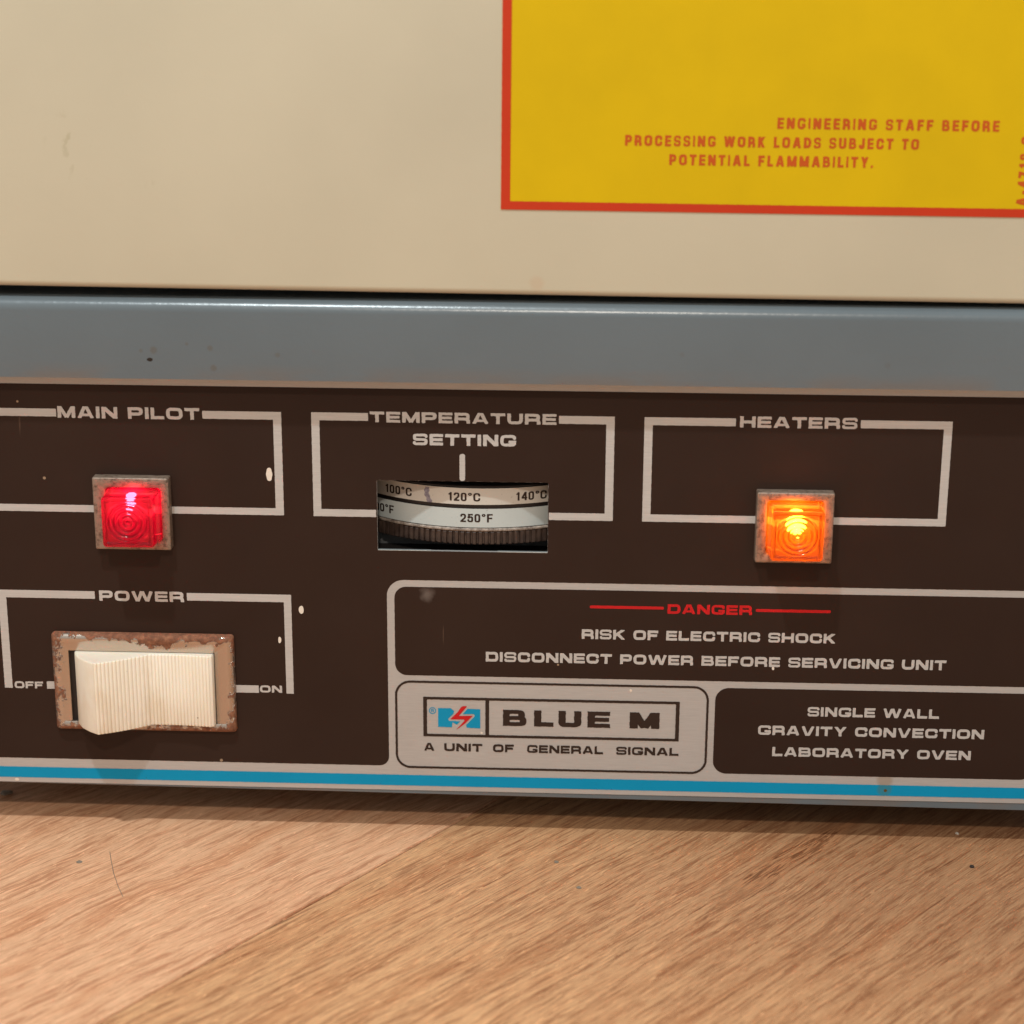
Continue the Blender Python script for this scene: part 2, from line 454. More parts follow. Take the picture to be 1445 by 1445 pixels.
# pitted zinc bezel
m_bezel, t, p, _ = nt('pitted_zinc')
v = coords(t)
n = noise(t, v, 1100, 5, .65); n2 = noise(t, v, 160, 4)
cb = ramp(t, n, [(.34, lin(92, 76, 64)), (.5, lin(142, 122, 106)), (.7, lin(150, 132, 117))])
cb = mix(t, ramp(t, n2, [(.5, (0, 0, 0)), (.8, (.3, .3, .3))]), cb, lin(104, 88, 74))
t.links.new(cb, p.inputs['Base Color'])
p.inputs['Metallic'].default_value = .35; p.inputs['Roughness'].default_value = .42
bump(t, p, n, .5, .00012)

# nickel switch frame, rust on its rim
m_rust, t, p, _ = nt('nickel_with_rust')
v = coords(t); c = t.nodes.new('ShaderNodeTexCoord'); sp = t.nodes.new('ShaderNodeSeparateXYZ'); t.links.new(c.outputs['Object'], sp.inputs[0])
ax = mth(t, 'ABSOLUTE', mth(t, 'ADD', sp.outputs[0], .0925)); az = mth(t, 'ABSOLUTE', mth(t, 'ADD', sp.outputs[2], .0461))
dedge = mth(t, 'MINIMUM', mth(t, 'SUBTRACT', .0230, ax), mth(t, 'SUBTRACT', .0130, az))       # metres in from the rim
rim = N(t, 'ShaderNodeMapRange'); rim.inputs[1].default_value = .0034; rim.inputs[2].default_value = 0; t.links.new(dedge, rim.inputs[0])
topb = N(t, 'ShaderNodeMapRange'); topb.inputs[1].default_value = -.0375; topb.inputs[2].default_value = -.0345; t.links.new(sp.outputs[2], topb.inputs[0])
nz = noise(t, v, 420, 8, .7); nb = noise(t, v, 95, 3)
score = mth(t, 'ADD', mth(t, 'ADD', mth(t, 'MULTIPLY', rim.outputs[0], .22), mth(t, 'MULTIPLY', topb.outputs[0], .12)), mth(t, 'ADD', mth(t, 'MULTIPLY', nz, .75), mth(t, 'MULTIPLY', nb, .45)))
for (x_, z_, r_) in ((-112, -34.4, 2.0), (-107.3, -34.6, 2.3), (-102.2, -34.9, 2.6), (-98, -35, 1.6), (-94, -34.5, .9), (-82.5, -34.9, 1.3), (-79.5, -35, 1.2), (-75, -34.8, 1.0), (-71.2, -35, .8)):
    score = mth(t, 'SUBTRACT', score, mth(t, 'MULTIPLY', blob(t, x_, z_, r_, .9, 1.0, 1.6), .17))
rmask = ramp(t, score, [(.755, (0, 0, 0)), (.785, (1, 1, 1))])
rc = ramp(t, noise(t, v, 800, 5, .7), [(.3, lin(92, 56, 38)), (.55, lin(136, 88, 62)), (.75, lin(170, 120, 88))])
t.links.new(mix(t, rmask, lin(190, 174, 160), rc), p.inputs['Base Color'])
t.links.new(mth(t, 'SUBTRACT', .85, mth(t, 'MULTIPLY', rmask, .85)), p.inputs['Metallic'])
t.links.new(mth(t, 'ADD', .24, mth(t, 'MULTIPLY', rmask, .6)), p.inputs['Roughness'])
bump(t, p, mth(t, 'MULTIPLY', mth(t, 'ADD', noise(t, v, 900, 4), .4), rmask), .7, .0002)

# aged ivory plastic
m_ivory, t, p, _ = nt('aged_ivory_plastic')
v = coords(t)
cb = ramp(t, noise(t, v, 60, 4), [(.3, lin(240, 228, 208)), (.7, lin(246, 238, 222))])
grime = ramp(t, noise(t, coords(t, (1, 1, .35)), 130, 5, .65), [(.55, (0, 0, 0)), (.8, (.4, .4, .4))])
cb = mix(t, grime, cb, lin(196, 164, 112))
ga = t.nodes.new('ShaderNodeAttribute'); ga.attribute_name = 'groove_dirt'
cb = mix(t, mth(t, 'MULTIPLY', mth(t, 'MULTIPLY', ga.outputs['Fac'], .32), ramp(t, noise(t, coords(t, (1, 1, .5)), 170, 4), [(.3, (.25, .25, .25)), (.65, (1, 1, 1))])), cb, lin(176, 140, 92))
vo = N(t, 'ShaderNodeTexVoronoi', Scale=420); t.links.new(v, vo.inputs['Vector'])
rnd = t.nodes.new('ShaderNodeSeparateColor'); t.links.new(vo.outputs['Color'], rnd.inputs[0])
k = mth(t, 'MULTIPLY', mth(t, 'LESS_THAN', vo.outputs['Distance'], mth(t, 'MULTIPLY', rnd.outputs[1], .13)), mth(t, 'GREATER_THAN', rnd.outputs[0], .86))
cb = mix(t, mth(t, 'MULTIPLY', k, .75), cb, lin(140, 104, 60))
t.links.new(cb, p.inputs['Base Color'])
p.inputs['Roughness'].default_value = .36
p.inputs['Subsurface Weight'].default_value = .25; p.inputs['Subsurface Radius'].default_value = (1, .7, .4); p.inputs['Subsurface Scale'].default_value = .0012

m_black, t, p, _ = nt('black_plastic'); p.inputs['Base Color'].default_value = lin(30, 22, 19); p.inputs['Roughness'].default_value = .5
m_dark, t, p, _ = nt('dark_interior'); p.inputs['Base Color'].default_value = lin(34, 28, 25); p.inputs['Roughness'].default_value = .8
m_knurl, t, p, _ = nt('worn_brown_plastic')
v = coords(t)
t.links.new(ramp(t, noise(t, v, 500, 4), [(.35, lin(50, 36, 30)), (.7, lin(76, 58, 48))]), p.inputs['Base Color']); p.inputs['Roughness'].default_value = .5
m_rimgrey, t, p, _ = nt('scuffed_rim_plastic')
t.links.new(ramp(t, noise(t, coords(t), 900, 5, .7), [(.35, lin(88, 72, 62)), (.65, lin(176, 160, 146))]), p.inputs['Base Color']); p.inputs['Roughness'].default_value = .6
def strip_mat(name, c):
    m, t, p = flat_ink(name, c, .38)
    b = p.inputs['Base Color'].links[0].from_socket
    b = mix(t, mth(t, 'MULTIPLY', ramp(t, noise(t, coords(t), 1500, 3), [(.68, (0, 0, 0)), (.74, (1, 1, 1))]), .35), b, lin(120, 100, 90))
    t.links.new(b, p.inputs['Base Color']); return m
m_strip = strip_mat('white_scale_film', lin(202, 195, 184)); m_strip2 = strip_mat('pale_scale_film', lin(190, 196, 193))
m_pen, t, p, _ = nt('pen_ink')
t.links.new(ramp(t, noise(t, coords(t), 900, 3), [(.35, lin(96, 90, 104)), (.65, lin(150, 142, 150))]), p.inputs['Base Color'])
m_edge, t, p, _ = nt('cut_metal_edge'); p.inputs['Base Color'].default_value = lin(190, 196, 196); p.inputs['Metallic'].default_value = .6; p.inputs['Roughness'].default_value = .35

def lens_mat(name, tint, clear, glow, gs):
    """thin moulded plastic: part clear, part milky, glossy skin, faintly glowing"""
    m, t, p, out = nt(name); t.nodes.remove(p)
    tr = N(t, 'ShaderNodeBsdfRefraction', Color=clear, Roughness=.03, IOR=1.33)
    ml = N(t, 'ShaderNodeBsdfTranslucent', Color=tint)
    gl = N(t, 'ShaderNodeBsdfGlossy', Roughness=.07)
    em = N(t, 'ShaderNodeEmission', Color=glow, Strength=gs)
    fr = N(t, 'ShaderNodeFresnel', IOR=1.45)
    a = t.nodes.new('ShaderNodeMixShader'); a.inputs[0].default_value = .36
    b = t.nodes.new('ShaderNodeMixShader'); c = t.nodes.new('ShaderNodeAddShader')
    t.links.new(tr.outputs[0], a.inputs[1]); t.links.new(ml.outputs[0], a.inputs[2])
    t.links.new(fr.outputs[0], b.inputs[0]); t.links.new(a.outputs[0], b.inputs[1]); t.links.new(gl.outputs[0], b.inputs[2])
    t.links.new(b.outputs[0], c.inputs[0]); t.links.new(em.outputs[0], c.inputs[1]); t.links.new(c.outputs[0], out.inputs[0])
    return m
m_lens_r = lens_mat('red_translucent_plastic', (1, .004, .035, 1), (1, .025, .06, 1), (1, .0, .06, 1), .05)
m_lens_o = lens_mat('amber_translucent_plastic', (1, .14, .004, 1), (1, .30, .03, 1), (1, .08, .0, 1), .07)
def glow_mat(name, c, s):
    m, t, p, out = nt(name); p.inputs['Base Color'].default_value = (0, 0, 0, 1)
    p.inputs['Emission Color'].default_value = c; p.inputs['Emission Strength'].default_value = s; return m
m_bulb_r = glow_mat('neon_bulb_glow', (1, .85, .7, 1), 46)
m_bulb_o = glow_mat('amber_bulb_glow', (1, .74, .4, 1), 44)
m_refl, t, p, _ = nt('lamp_inner_white'); p.inputs['Base Color'].default_value = (.8, .78, .75, 1); p.inputs['Roughness'].default_value = .6

# wood: the fibres run along each board
ZF = -86.7
def wood_mat(name, light, mid, dark, seed, knot=None, falloff_tone=None, lines=1.0, warp=1.0):
    m, t, p, _ = nt(name)
    rot = (0, 0, -math.radians(50.5))
    v0 = coords(t, (1, 1, 1), rot, (seed * .37, seed * .11, 0))
    wn = N(t, 'ShaderNodeTexNoise', Scale=16, Detail=3); t.links.new(v0, wn.inputs['Vector'])
    def stretched(sx, sy, amt):
        q = t.nodes.new('ShaderNodeVectorMath'); q.operation = 'MULTIPLY_ADD'
        t.links.new(wn.outputs['Color'], q.inputs[0]); q.inputs[1].default_value = (0, amt * warp, 0); t.links.new(v0, q.inputs[2])
        mp = t.nodes.new('ShaderNodeMapping'); mp.inputs['Scale'].default_value = (sx, sy, 1); t.links.new(q.outputs[0], mp.inputs[0]); return mp.outputs[0]
    big = noise(t, stretched(9, 80, .022), 1, 6, .62)
    med = noise(t, stretched(42, 760, .014), 1, 7, .72, .5)
    fine = noise(t, stretched(120, 2300, .009), 1, 6, .74, .5)
    pore = noise(t, stretched(26, 1900, .010), 1, 3, .6)
    spot = noise(t, stretched(190, 1500, .012), 1, 4, .65, .6)
    cb = ramp(t, big, [(.32, mid), (.52, light), (.68, mid)])
    cb = mix(t, ramp(t, med, [(.41, (.62, .62, .62)), (.51, (0, 0, 0))]), cb, dark)
    cb = mix(t, ramp(t, fine, [(.53, (0, 0, 0)), (.62, (.7, .7, .7))]), cb, tuple(min(1, x * 1.3) for x in light[:3]) + (1,))
    cb = mix(t, ramp(t, fine, [(.38, (.6, .6, .6)), (.46, (0, 0, 0))]), cb, dark)
    cb = mix(t, ramp(t, pore, [(.30, (.9 * lines,) * 3), (.38, (0, 0, 0))]), cb, tuple(x * .6 for x in dark[:3]) + (1,))
    cb = mix(t, ramp(t, spot, [(.6, (0, 0, 0)), (.65, (.65, .65, .65))]), cb, tuple(min(1, x * 1.4) for x in light[:3]) + (1,))
    if falloff_tone:  # darker wood tone plus lamp fall-off to the right, painted into the board colour
        hx, hy, hr = falloff_tone
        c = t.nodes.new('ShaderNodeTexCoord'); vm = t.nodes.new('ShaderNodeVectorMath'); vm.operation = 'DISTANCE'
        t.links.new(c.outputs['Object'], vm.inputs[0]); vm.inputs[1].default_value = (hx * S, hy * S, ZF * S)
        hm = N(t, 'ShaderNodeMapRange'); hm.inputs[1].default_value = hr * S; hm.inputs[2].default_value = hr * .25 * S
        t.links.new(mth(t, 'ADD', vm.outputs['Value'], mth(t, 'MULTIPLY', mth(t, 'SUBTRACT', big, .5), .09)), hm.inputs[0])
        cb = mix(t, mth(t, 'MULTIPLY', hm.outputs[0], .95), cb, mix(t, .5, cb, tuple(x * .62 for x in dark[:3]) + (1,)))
    if knot:
        kx, ky, kr = knot
        c = t.nodes.new('ShaderNodeTexCoord'); mp = t.nodes.new('ShaderNodeMapping')
        mp.vector_type = 'TEXTURE'; mp.inputs['Location'].default_value = (kx * S, ky * S, 0); mp.inputs['Rotation'].default_value = (0, 0, math.radians(50.5)); mp.inputs['Scale'].default_value = (kr * 7.5 * S, kr * S, 1)
        t.links.new(c.outputs['Object'], mp.inputs[0])
        ln = t.nodes.new('ShaderNodeVectorMath'); ln.operation = 'LENGTH'
        sp = t.nodes.new('ShaderNodeSeparateXYZ'); t.links.new(mp.outputs[0], sp.inputs[0])
        cbn = t.nodes.new('ShaderNodeCombineXYZ'); t.links.new(sp.outputs[0], cbn.inputs[0]); t.links.new(sp.outputs[1], cbn.inputs[1])
        t.links.new(cbn.outputs[0], ln.inputs[0])
        d = mth(t, 'ADD', ln.outputs['Value'], mth(t, 'MULTIPLY', mth(t, 'SUBTRACT', med, .5), 2.6))
        mask = N(t, 'ShaderNodeMapRange'); mask.inputs[1].default_value = 1.15; mask.inputs[2].default_value = .35; t.links.new(d, mask.inputs[0])
        band = mth(t, 'ADD', mth(t, 'MULTIPLY', mth(t, 'SINE', mth(t, 'MULTIPLY', d, 13)), .5), .5)
        kc = mix(t, band, tuple(x * .62 for x in dark[:3]) + (1,), mid)
        cb = mix(t, mth(t, 'MULTIPLY', mask.outputs[0], .9), cb, kc)
    t.links.new(cb, p.inputs['Base Color'])
    p.inputs['Roughness'].default_value = .5; p.inputs['Specular IOR Level'].default_value = .3
    bump(t, p, mth(t, 'ADD', mth(t, 'MULTIPLY', med, 1.0), mth(t, 'MULTIPLY', pore, .6)), .35, .0003)
    return m
m_wood_l = wood_mat('pale_oak', lin(226, 176, 138), lin(210, 150, 110), lin(168, 104, 68), 1, None, None, .4)
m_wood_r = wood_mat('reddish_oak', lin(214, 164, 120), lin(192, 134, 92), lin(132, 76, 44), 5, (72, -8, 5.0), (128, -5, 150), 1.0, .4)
m_wood_x = wood_mat('brown_oak', lin(208, 162, 124), lin(190, 142, 104), lin(150, 100, 70), 9)

# ------------------------------------------------------------------ setting: the wooden surface
ZF = -86.7
floor_o = from_bm('floor', box_bm(-900, 900, -700, 900, ZF - 22, ZF - 3), m_dark)
tag(floor_o, kind='structure')
ang = math.radians(55.5); ux, uy = math.cos(ang), math.sin(ang); px_, py_ = uy, -ux     # along / across the boards
J0 = (-14.6, 6.5); WID = 190.0
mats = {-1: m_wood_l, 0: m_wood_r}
for k in range(-5, 5):
    bm = bmesh.new(); g = .24
    a0, a1 = k * WID + g, (k + 1) * WID - g
    for (s0, s1) in ((-900, 900),):
        cs = [(J0[0] + ux * s + px_ * a, J0[1] + uy * s + py_ * a) for s, a in ((s0, a0), (s1, a0), (s1, a1), (s0, a1))]
        top = [bm.verts.new((x, y, ZF)) for x, y in cs]; bot = [bm.verts.new((x, y, ZF - 2.9)) for x, y in cs]
        bm.faces.new(top); bm.faces.new(bot[::-1])
        for i in range(4): bm.faces.new((top[i], top[(i + 1) % 4], bot[(i + 1) % 4], bot[i]))
    bmesh.ops.recalc_face_normals(bm, faces=bm.faces)
    bmesh.ops.bevel(bm, geom=[e for e in bm.edges if all(v.co.z > ZF - .1 for v in e.verts)], offset=.22, segments=2, affect='EDGES')
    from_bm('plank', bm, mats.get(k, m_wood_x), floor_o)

# ------------------------------------------------------------------ the oven
oven = bpy.data.objects.new('laboratory_oven', None); col.objects.link(oven)
oven.location = (0, .15, ZF * S)
tag(oven, 'beige and blue-grey laboratory oven with dark brown control panel on the wooden floor', 'laboratory oven')
bpy.context.view_layer.update()

# cabinet behind the front, on four feet
bm = box_bm(-162, 162, 14, 300, -74, 330, 4, 3)
from_bm('cabinet', bm, m_frame, oven, True, 35)
for sx in (-1, 1):
    for y in (70, 270):
        bm = bmesh.new()
        bmesh.ops.create_cone(bm, segments=24, radius1=9, radius2=11, depth=13, cap_ends=True, matrix=Matrix.Translation((sx * 135, y, -80.3)))
        from_bm('rubber_foot', bm, m_black, oven, True, 35)

# front frame: rail over the panel, stiles and a thin lower lip
fr = from_bm('front_frame', box_bm(-160, 160, -6, 13.5, 33.4, 52.6, 3.0, 8, only=lambda e: all(v.co.y < 0 for v in e.verts) and all(v.co.z > 40 for v in e.verts)), m_frame, oven, True, 35)
for s in (-1, 1): from_bm('frame_stile', box_bm(s * 151 - 9, s * 151 + 9, -6, 13.5, -76.5, 33.3, 1.5, 4), m_frame, fr, True, 35)
V = []
for x, zb in ((-141.8, -75.0), (141.8, -76.9)):
    V += [(x, .15, -74.75), (x, .15, zb + .25), (x, .5, zb), (x, 13, zb), (x, 13, -74.75)]
F = [(0, 1, 6, 5), (1, 2, 7, 6), (2, 3, 8, 7), (3, 4, 9, 8), (4, 0, 5, 9), (4, 3, 2, 1, 0), (5, 6, 7, 8, 9)]
mesh_from('lower_lip', V, F, m_frame, fr)

# door with the warning label, hung very slightly askew
bm = box_bm(-160, 160, -5.5, 12, 54.46, 326, 1.6, 5)
bmesh.ops.rotate(bm, verts=bm.verts, cent=(0, 0, 54.46), matrix=Matrix.Rotation(math.radians(.33), 3, 'Y'))
door = from_bm('door', bm, m_door, oven, True, 35)

LA = math.radians(.28)
def lab(x, z, y=-5.66):
    dx, dz = x + 2.76, z - 74.5
    return (-2.76 + dx * math.cos(LA) + dz * math.sin(LA), y, 74.5 - dx * math.sin(LA) + dz * math.cos(LA))
LX0, LX1, LZ0, LZ1 = -2.76, 122.5, 74.5, 150
lbl = from_bm('warning_label', box_bm(0, 1, 0, 1, 0, 1), m_yellow, oven)
lbl.data.clear_geometry()
q = [lab(*p) for p in ((LX0, LZ0), (LX1, LZ0), (LX1, LZ1), (LX0, LZ1))]
q2 = [(x, -5.51, z) for x, y, z in q]
lbl.data.from_pydata([tuple(c * S for c in v) for v in q + q2], [], [(0, 1, 2, 3), (7, 6, 5, 4), (0, 4, 5, 1), (1, 5, 6, 2), (2, 6, 7, 3), (3, 7, 4, 0)])
lbl['label'] = 'yellow warning label with red border and red lettering'
film('label_border', lambda X, Z: np.maximum(sd_box(X, Z, LX0 + .02, LX1 - .02, LZ0 + .02, LZ1 - .02), -sd_box(X, Z, LX0 + 2.15, LX1 - 2.15, LZ0 + 1.95, LZ1 - 2.15)),
     LX0 - 1, LX1 + 1, LZ0 - 1, LZ1 + 1, .25, m_lred, lbl, mapf=lambda x, z: lab(x, z, -5.72), amp=.035)
def label_text(s, x0, x1, z0, h, **kw):
    pr = text_prims(s, x0, x1, z0, h, 'got', **kw)
    film('lettering', lambda X, Z: eval_text(X, Z, pr), x0 - 1, x1 + 1, z0 - .6, z0 + h + .6, .1, m_ltext, lbl, mapf=lambda x, z: lab(x, z, -5.72), amp=.04)
label_text('ENGINEERING STAFF BEFORE', 59.82, 109.71, 93.76, 2.45, t=.23, r=.34, gap=.24, space=.5)
label_text('PROCESSING WORK LOADS SUBJECT TO', 25.46, 91.97, 89.48, 2.42, t=.23, r=.34, gap=.24, space=.5)
label_text('POTENTIAL FLAMMABILITY.', 35.64, 81.89, 85.24, 2.45, t=.23, r=.34, gap=.24, space=.5)
# form number reading upwards at the right margin
pr = text_prims('A-4718 C', 0, 15.6, 0, 2.5, 'got', t=.23, r=.34, gap=.26, space=.5)
film('lettering', lambda X, Z: eval_text(X, Z, pr), -.6, 16.2, -.6, 3.1, .1, m_ltext, lbl, mapf=lambda x, z: lab(117.35 - z, 77.15 + x, -5.72), amp=.03)

# ---- control panel: aluminium plate with window cut-out
WX0, WX1, WZ0, WZ1 = -33.05, 8.8, -10.35, 7.56
PX0, PX1, PZ0, PZ1 = -141.5, 141.5, -74.65, 33.2
bm = bmesh.new()
def rectv(x0, x1, z0, z1, y): return [bm.verts.new(v) for v in ((x0, y, z0), (x1, y, z0), (x1, y, z1), (x0, y, z1))]
of, inf_, ob, ib = rectv(PX0, PX1, PZ0, PZ1, 0), rectv(WX0, WX1, WZ0, WZ1, 0), rectv(PX0, PX1, PZ0, PZ1, .9), rectv(WX0, WX1, WZ0, WZ1, .9)
for i in range(4):
    j = (i + 1) % 4
    bm.faces.new((of[i], of[j], inf_[j], inf_[i])); bm.faces.new((ib[i], ib[j], ob[j], ob[i]))
    bm.faces.new((ob[i], ob[j], of[j], of[i])); bm.faces.new((inf_[i], inf_[j], ib[j], ib[i]))
panel = from_bm('control_panel', bm, m_alu, oven)
panel['label'] = 'dark brown printed control panel with silver lettering and blue stripe'

def brown(X, Z):
    main = sd_box(X, Z, -138, 138, -67.95, 30.45, 2.6)
    cut = sd_box(X, Z, -30.95, 200, -120, -18.0, 4.2)
    # convex outer corner of the main field next to the danger box
    main = np.maximum(main, -cut)
    low = np.maximum(sd_box(X, Z, -138, -30.95, -67.95, -40, 2.5), -1e9)
    main = np.where(Z < -45, low, main)
    dang = sd_box(X, Z, -29.1, 131.5, -43.2, -19.75, 3.0)
    sw = sd_box(X, Z, 51.15, 131.5, -68.2, -44.95, 3.4)
    d = np.minimum(np.minimum(main, dang), sw)
    return np.maximum(d, -sd_box(X, Z, WX0 - .02, WX1 + .02, WZ0 - .02, WZ1 + .02))
film('brown_ink', brown, -139, 139, -69, 31.5, .2, m_brown, panel, y=-.04, amp=.035)

def pfilm(name, fn, bb, mat, cell=.12, y=-.085, amp=.035):
    return film(name, fn, bb[0] - .6, bb[1] + .6, bb[2] - .6, bb[3] + .6, cell, mat, panel, y=y, amp=amp)
def boxes(*bs):
    def f(X, Z):
        d = None
        for b in bs:
            s = sd_box(X, Z, *b); d = s if d is None else np.minimum(d, s)
        return d
    return f
T = 1.95
def bracket(x0, x1, z0, z1, g0, g1, b0, b1, top=True):
    """rectangular outline broken for a title (g0..g1) and for the fitting (b0..b1)"""
    bs = [(x0, x0 + T, z0, z1), (x1 - T, x1, z0, z1), (x0, g0, z1 - T, z1), (g1, x1, z1 - T, z1)]
    return bs, b0, b1
o = pfilm('outline_box', boxes((-130.5, -128.6, -1.8, 24.3), (-58.0, -56.0, -1.8, 24.3), (-130.5, -110.95, 22.35, 24.3), (-75.2, -56.0, 22.35, 24.3), (-130.5, -56.0, -1.8, .0)), (-131, -56, -2, 24.5), m_letter)
pfilm('outline_box', boxes((-48.7, -46.75, -1.85, 24.35), (-48.7, -34.9, 22.4, 24.35), (-48.7, -33.3, -1.85, 0)), (-49, -33, -2, 24.5), m_letter)
pfilm('outline_box', boxes((22.6, 24.6, -1.85, 24.35), (11.2, 24.6, 22.4, 24.35), (9.0, 24.6, -1.85, 0)), (9, 25, -2, 24.5), m_letter)
o = pfilm('outline_box', boxes((31.75, 33.75, -1.85, 24.35), (103.2, 105.2, -1.85, 24.35), (31.75, 53.6, 22.4, 24.35), (83.4, 105.2, 22.4, 24.35), (31.75, 105.2, -1.85, 0)), (31, 106, -2, 24.5), m_letter)
pfilm('outline_box', boxes((-128.5, -126.5, -48.7, -22.4), (-128.5, -104.1, -24.4, -22.4)), (-129, -104, -49, -22), m_letter)
pfilm('outline_box', boxes((-56.7, -54.85, -48.8, -22.4), (-80.95, -54.85, -24.4, -22.4)), (-81, -54, -49, -22), m_letter)
pfilm('outline_box', boxes((-117.7, -114.5, -48.75, -46.75)), (-118, -114, -49, -46), m_letter)
pfilm('outline_box', boxes((-70.5, -63.7, -48.75, -46.75)), (-71, -63, -49, -46), m_letter)
pfilm('pointer_line', lambda X, Z: sd_box(X, Z, -12.8, -11.45, 7.7, 14.5, .6), (-13, -11, 7.7, 14.5), m_letter)
def ptext(s, x0, x1, z0, z1, mat=None, label=None, **kw):
    pr = text_prims(s, x0, x1, z0, z1 - z0, 'ext', **kw)
    o = film('lettering', lambda X, Z: eval_text(X, Z, pr), x0 - .8, x1 + .8, z0 - .5, z1 + .5, .1, mat or m_letter, panel, y=-.09, amp=.045)
    if label: o['label'] = label
    return o
ptext('MAIN PILOT', -110.6, -75.9, 22.05, 24.95)
ptext('TEMPERATURE', -34.5, 10.6, 22.1, 24.75)
ptext('SETTING', -24.1, .9, 16.55, 19.4, t=.28)
ptext('HEATERS', 54.6, 82.6, 22.15, 24.9)
ptext('POWER', -103, -81.7, -24.85, -22.15)
ptext('OFF', -125.95, -118.7, -48.75, -46.9, t=.26)
ptext('ON', -63.4, -57.8, -48.6, -46.7, t=.26)
ptext('DANGER', 38.6, 59.4, -25.55, -23.05, m_red, 'red DANGER lettering', t=.27)
pfilm('red_rule', lambda X, Z: sd_box(X, Z, 19.4, 37.7, -24.5, -23.75, .3), (19, 38, -25, -23), m_red)
pfilm('red_rule', lambda X, Z: sd_box(X, Z, 60.3, 78.7, -24.65, -23.9, .3), (60, 79, -25, -23), m_red)
ptext('RISK OF ELECTRIC SHOCK', 17.5, 80.3, -32.6, -30.05, t=.27)
ptext('DISCONNECT POWER BEFORE SERVICING UNIT', -6.35, 107.85, -39.1, -36.5, t=.27)
ptext('SINGLE WALL', 74.3, 107.0, -52.1, -49.6, t=.27)
ptext('GRAVITY CONVECTION', 62.15, 118.5, -57.35, -54.8, t=.27)
ptext('LABORATORY OVEN', 65.95, 115.6, -63.1, -60.6, t=.27)
# maker's badge
pfilm('badge_outline', lambda X, Z: np.abs(sd_box(X, Z, -28.95, 49.3, -68.2, -44.9, 3.6)) - .29, (-30, 50, -69, -44), m_blackink, .12)
pfilm('badge_frame', lambda X, Z: np.minimum(np.maximum(sd_box(X, Z, -22.15, 42.35, -59.65, -48.9), -sd_box(X, Z, -21.2, 41.4, -58.95, -49.6, .25)), sd_box(X, Z, -6.45, -5.5, -59, -49.5)), (-23, 43, -60, -48), m_blackink, .1)
pr = [(g, ox, oz, kx, kz, wd, t_, r_) for (g, ox, oz, kx, kz, wd, t_, r_) in
      sum([text_prims(ch, a, b, -56.35, 4.35, 'ext', t=.27, r=.14, wk=.74) for ch, a, b in (('B', -2, 3.95), ('L', 5.85, 10.75), ('U', 12.0, 17.75), ('E', 19.3, 25.0), ('M', 29.9, 37.4))], [])]
film('lettering', lambda X, Z: eval_text(X, Z, pr), -3, 38.5, -57, -51.4, .1, m_blackink, panel, y=-.09, amp=.05)
pr2 = sum([text_prims(s_, a, b, -63.6, 2.15, 'ext', t=.27) for s_, a, b in (('A', -22, -19.4), ('UNIT', -16.9, -7.2), ('OF', -4.5, .8), ('GENERAL', 4.15, 23.4), ('SIGNAL', 26.7, 42.4))], [])
film('lettering', lambda X, Z: eval_text(X, Z, pr2), -23, 43.4, -64.2, -61, .1, m_blackink, panel, y=-.09, amp=.045)
# emblem: pixel drawing of the crop converted to millimetres
ex = lambda a: -22.14 + (a - 90) * .01356
ez = lambda b, a=700: -48.87 - (b - 103 - (a - 90) * .018) * .01470
bolt = [(830, 278), (905, 278), (885, 310), (752, 460), (1015, 455), (870, 600), (700, 718), (860, 545), (845, 525), (590, 522), (735, 385), (790, 300)]
bolt = [(ex(a), ez(b, a)) for a, b in bolt]
blk1 = [(368, 318), (600, 318), (665, 370), (640, 450), (700, 560), (775, 560), (715, 620), (632, 572), (622, 668), (368, 660)]
blk2 = [(895, 328), (1150, 338), (1152, 690), (900, 675), (888, 620), (1000, 480), (810, 440)]
blk1 = [(ex(a), ez(b, a)) for a, b in blk1]; blk2 = [(ex(a), ez(b, a)) for a, b in blk2]
pfilm('emblem', lambda X, Z: np.maximum(np.minimum(sd_poly(X, Z, blk1), sd_poly(X, Z, blk2)) - .02, -(sd_poly(X, Z, bolt) - .46)), (-21, -6.6, -58, -49.5), m_cyan, .07, amp=.02)['label'] = 'cyan emblem halves'
pfilm('emblem_bolt', lambda X, Z: sd_poly(X, Z, bolt), (-21, -6.6, -59, -49.5), m_red, .07, y=-.09, amp=.02)['label'] = 'red lightning bolt'
rx, rz = ex(262), ez(362, 262)
prR = text_prims('R', rx - .36, rx + .36, rz - .4, .8, 'ext', t=.22)
pfilm('registered_mark', lambda X, Z: np.minimum(np.abs(np.hypot(X - rx, Z - rz) - .8) - .1, eval_text(X, Z, prR)), (rx - 1, rx + 1, rz - 1, rz + 1), m_cyan, .05, amp=0)
pfilm('blue_stripe', lambda X, Z: sd_box(X, Z, -138, 138, -73.35, -70.42), (-138.5, 138.5, -73.6, -70.2), m_blue, .2)
# chips in the printing
def chip(x, z, a, b, seed):
    pfilm('paint_chip', lambda X, Z: np.hypot((X - x) / a, (Z - z) / b) * min(a, b) - min(a, b) + .035 * np.sin(X * 5 + seed) * np.cos(Z * 4 + seed), (x - a - .3, x + a + .3, z - b - .3, z + b + .3), m_fleck, .08, y=-.1, amp=0)
for q in ((-59.35, 8.6, .75, 1.75, 0), (-52.4, -26.3, .62, 1.05, 1), (-58.0, -34.4, .38, .9, 2), (65.2, -39.5, .3, .45, 3), (30.0, -46.1, .3, .4, 4), (-7.4, -58.4, .3, .3, 5), (-127.1, -73.95, .6, .4, 6)): chip(*q)
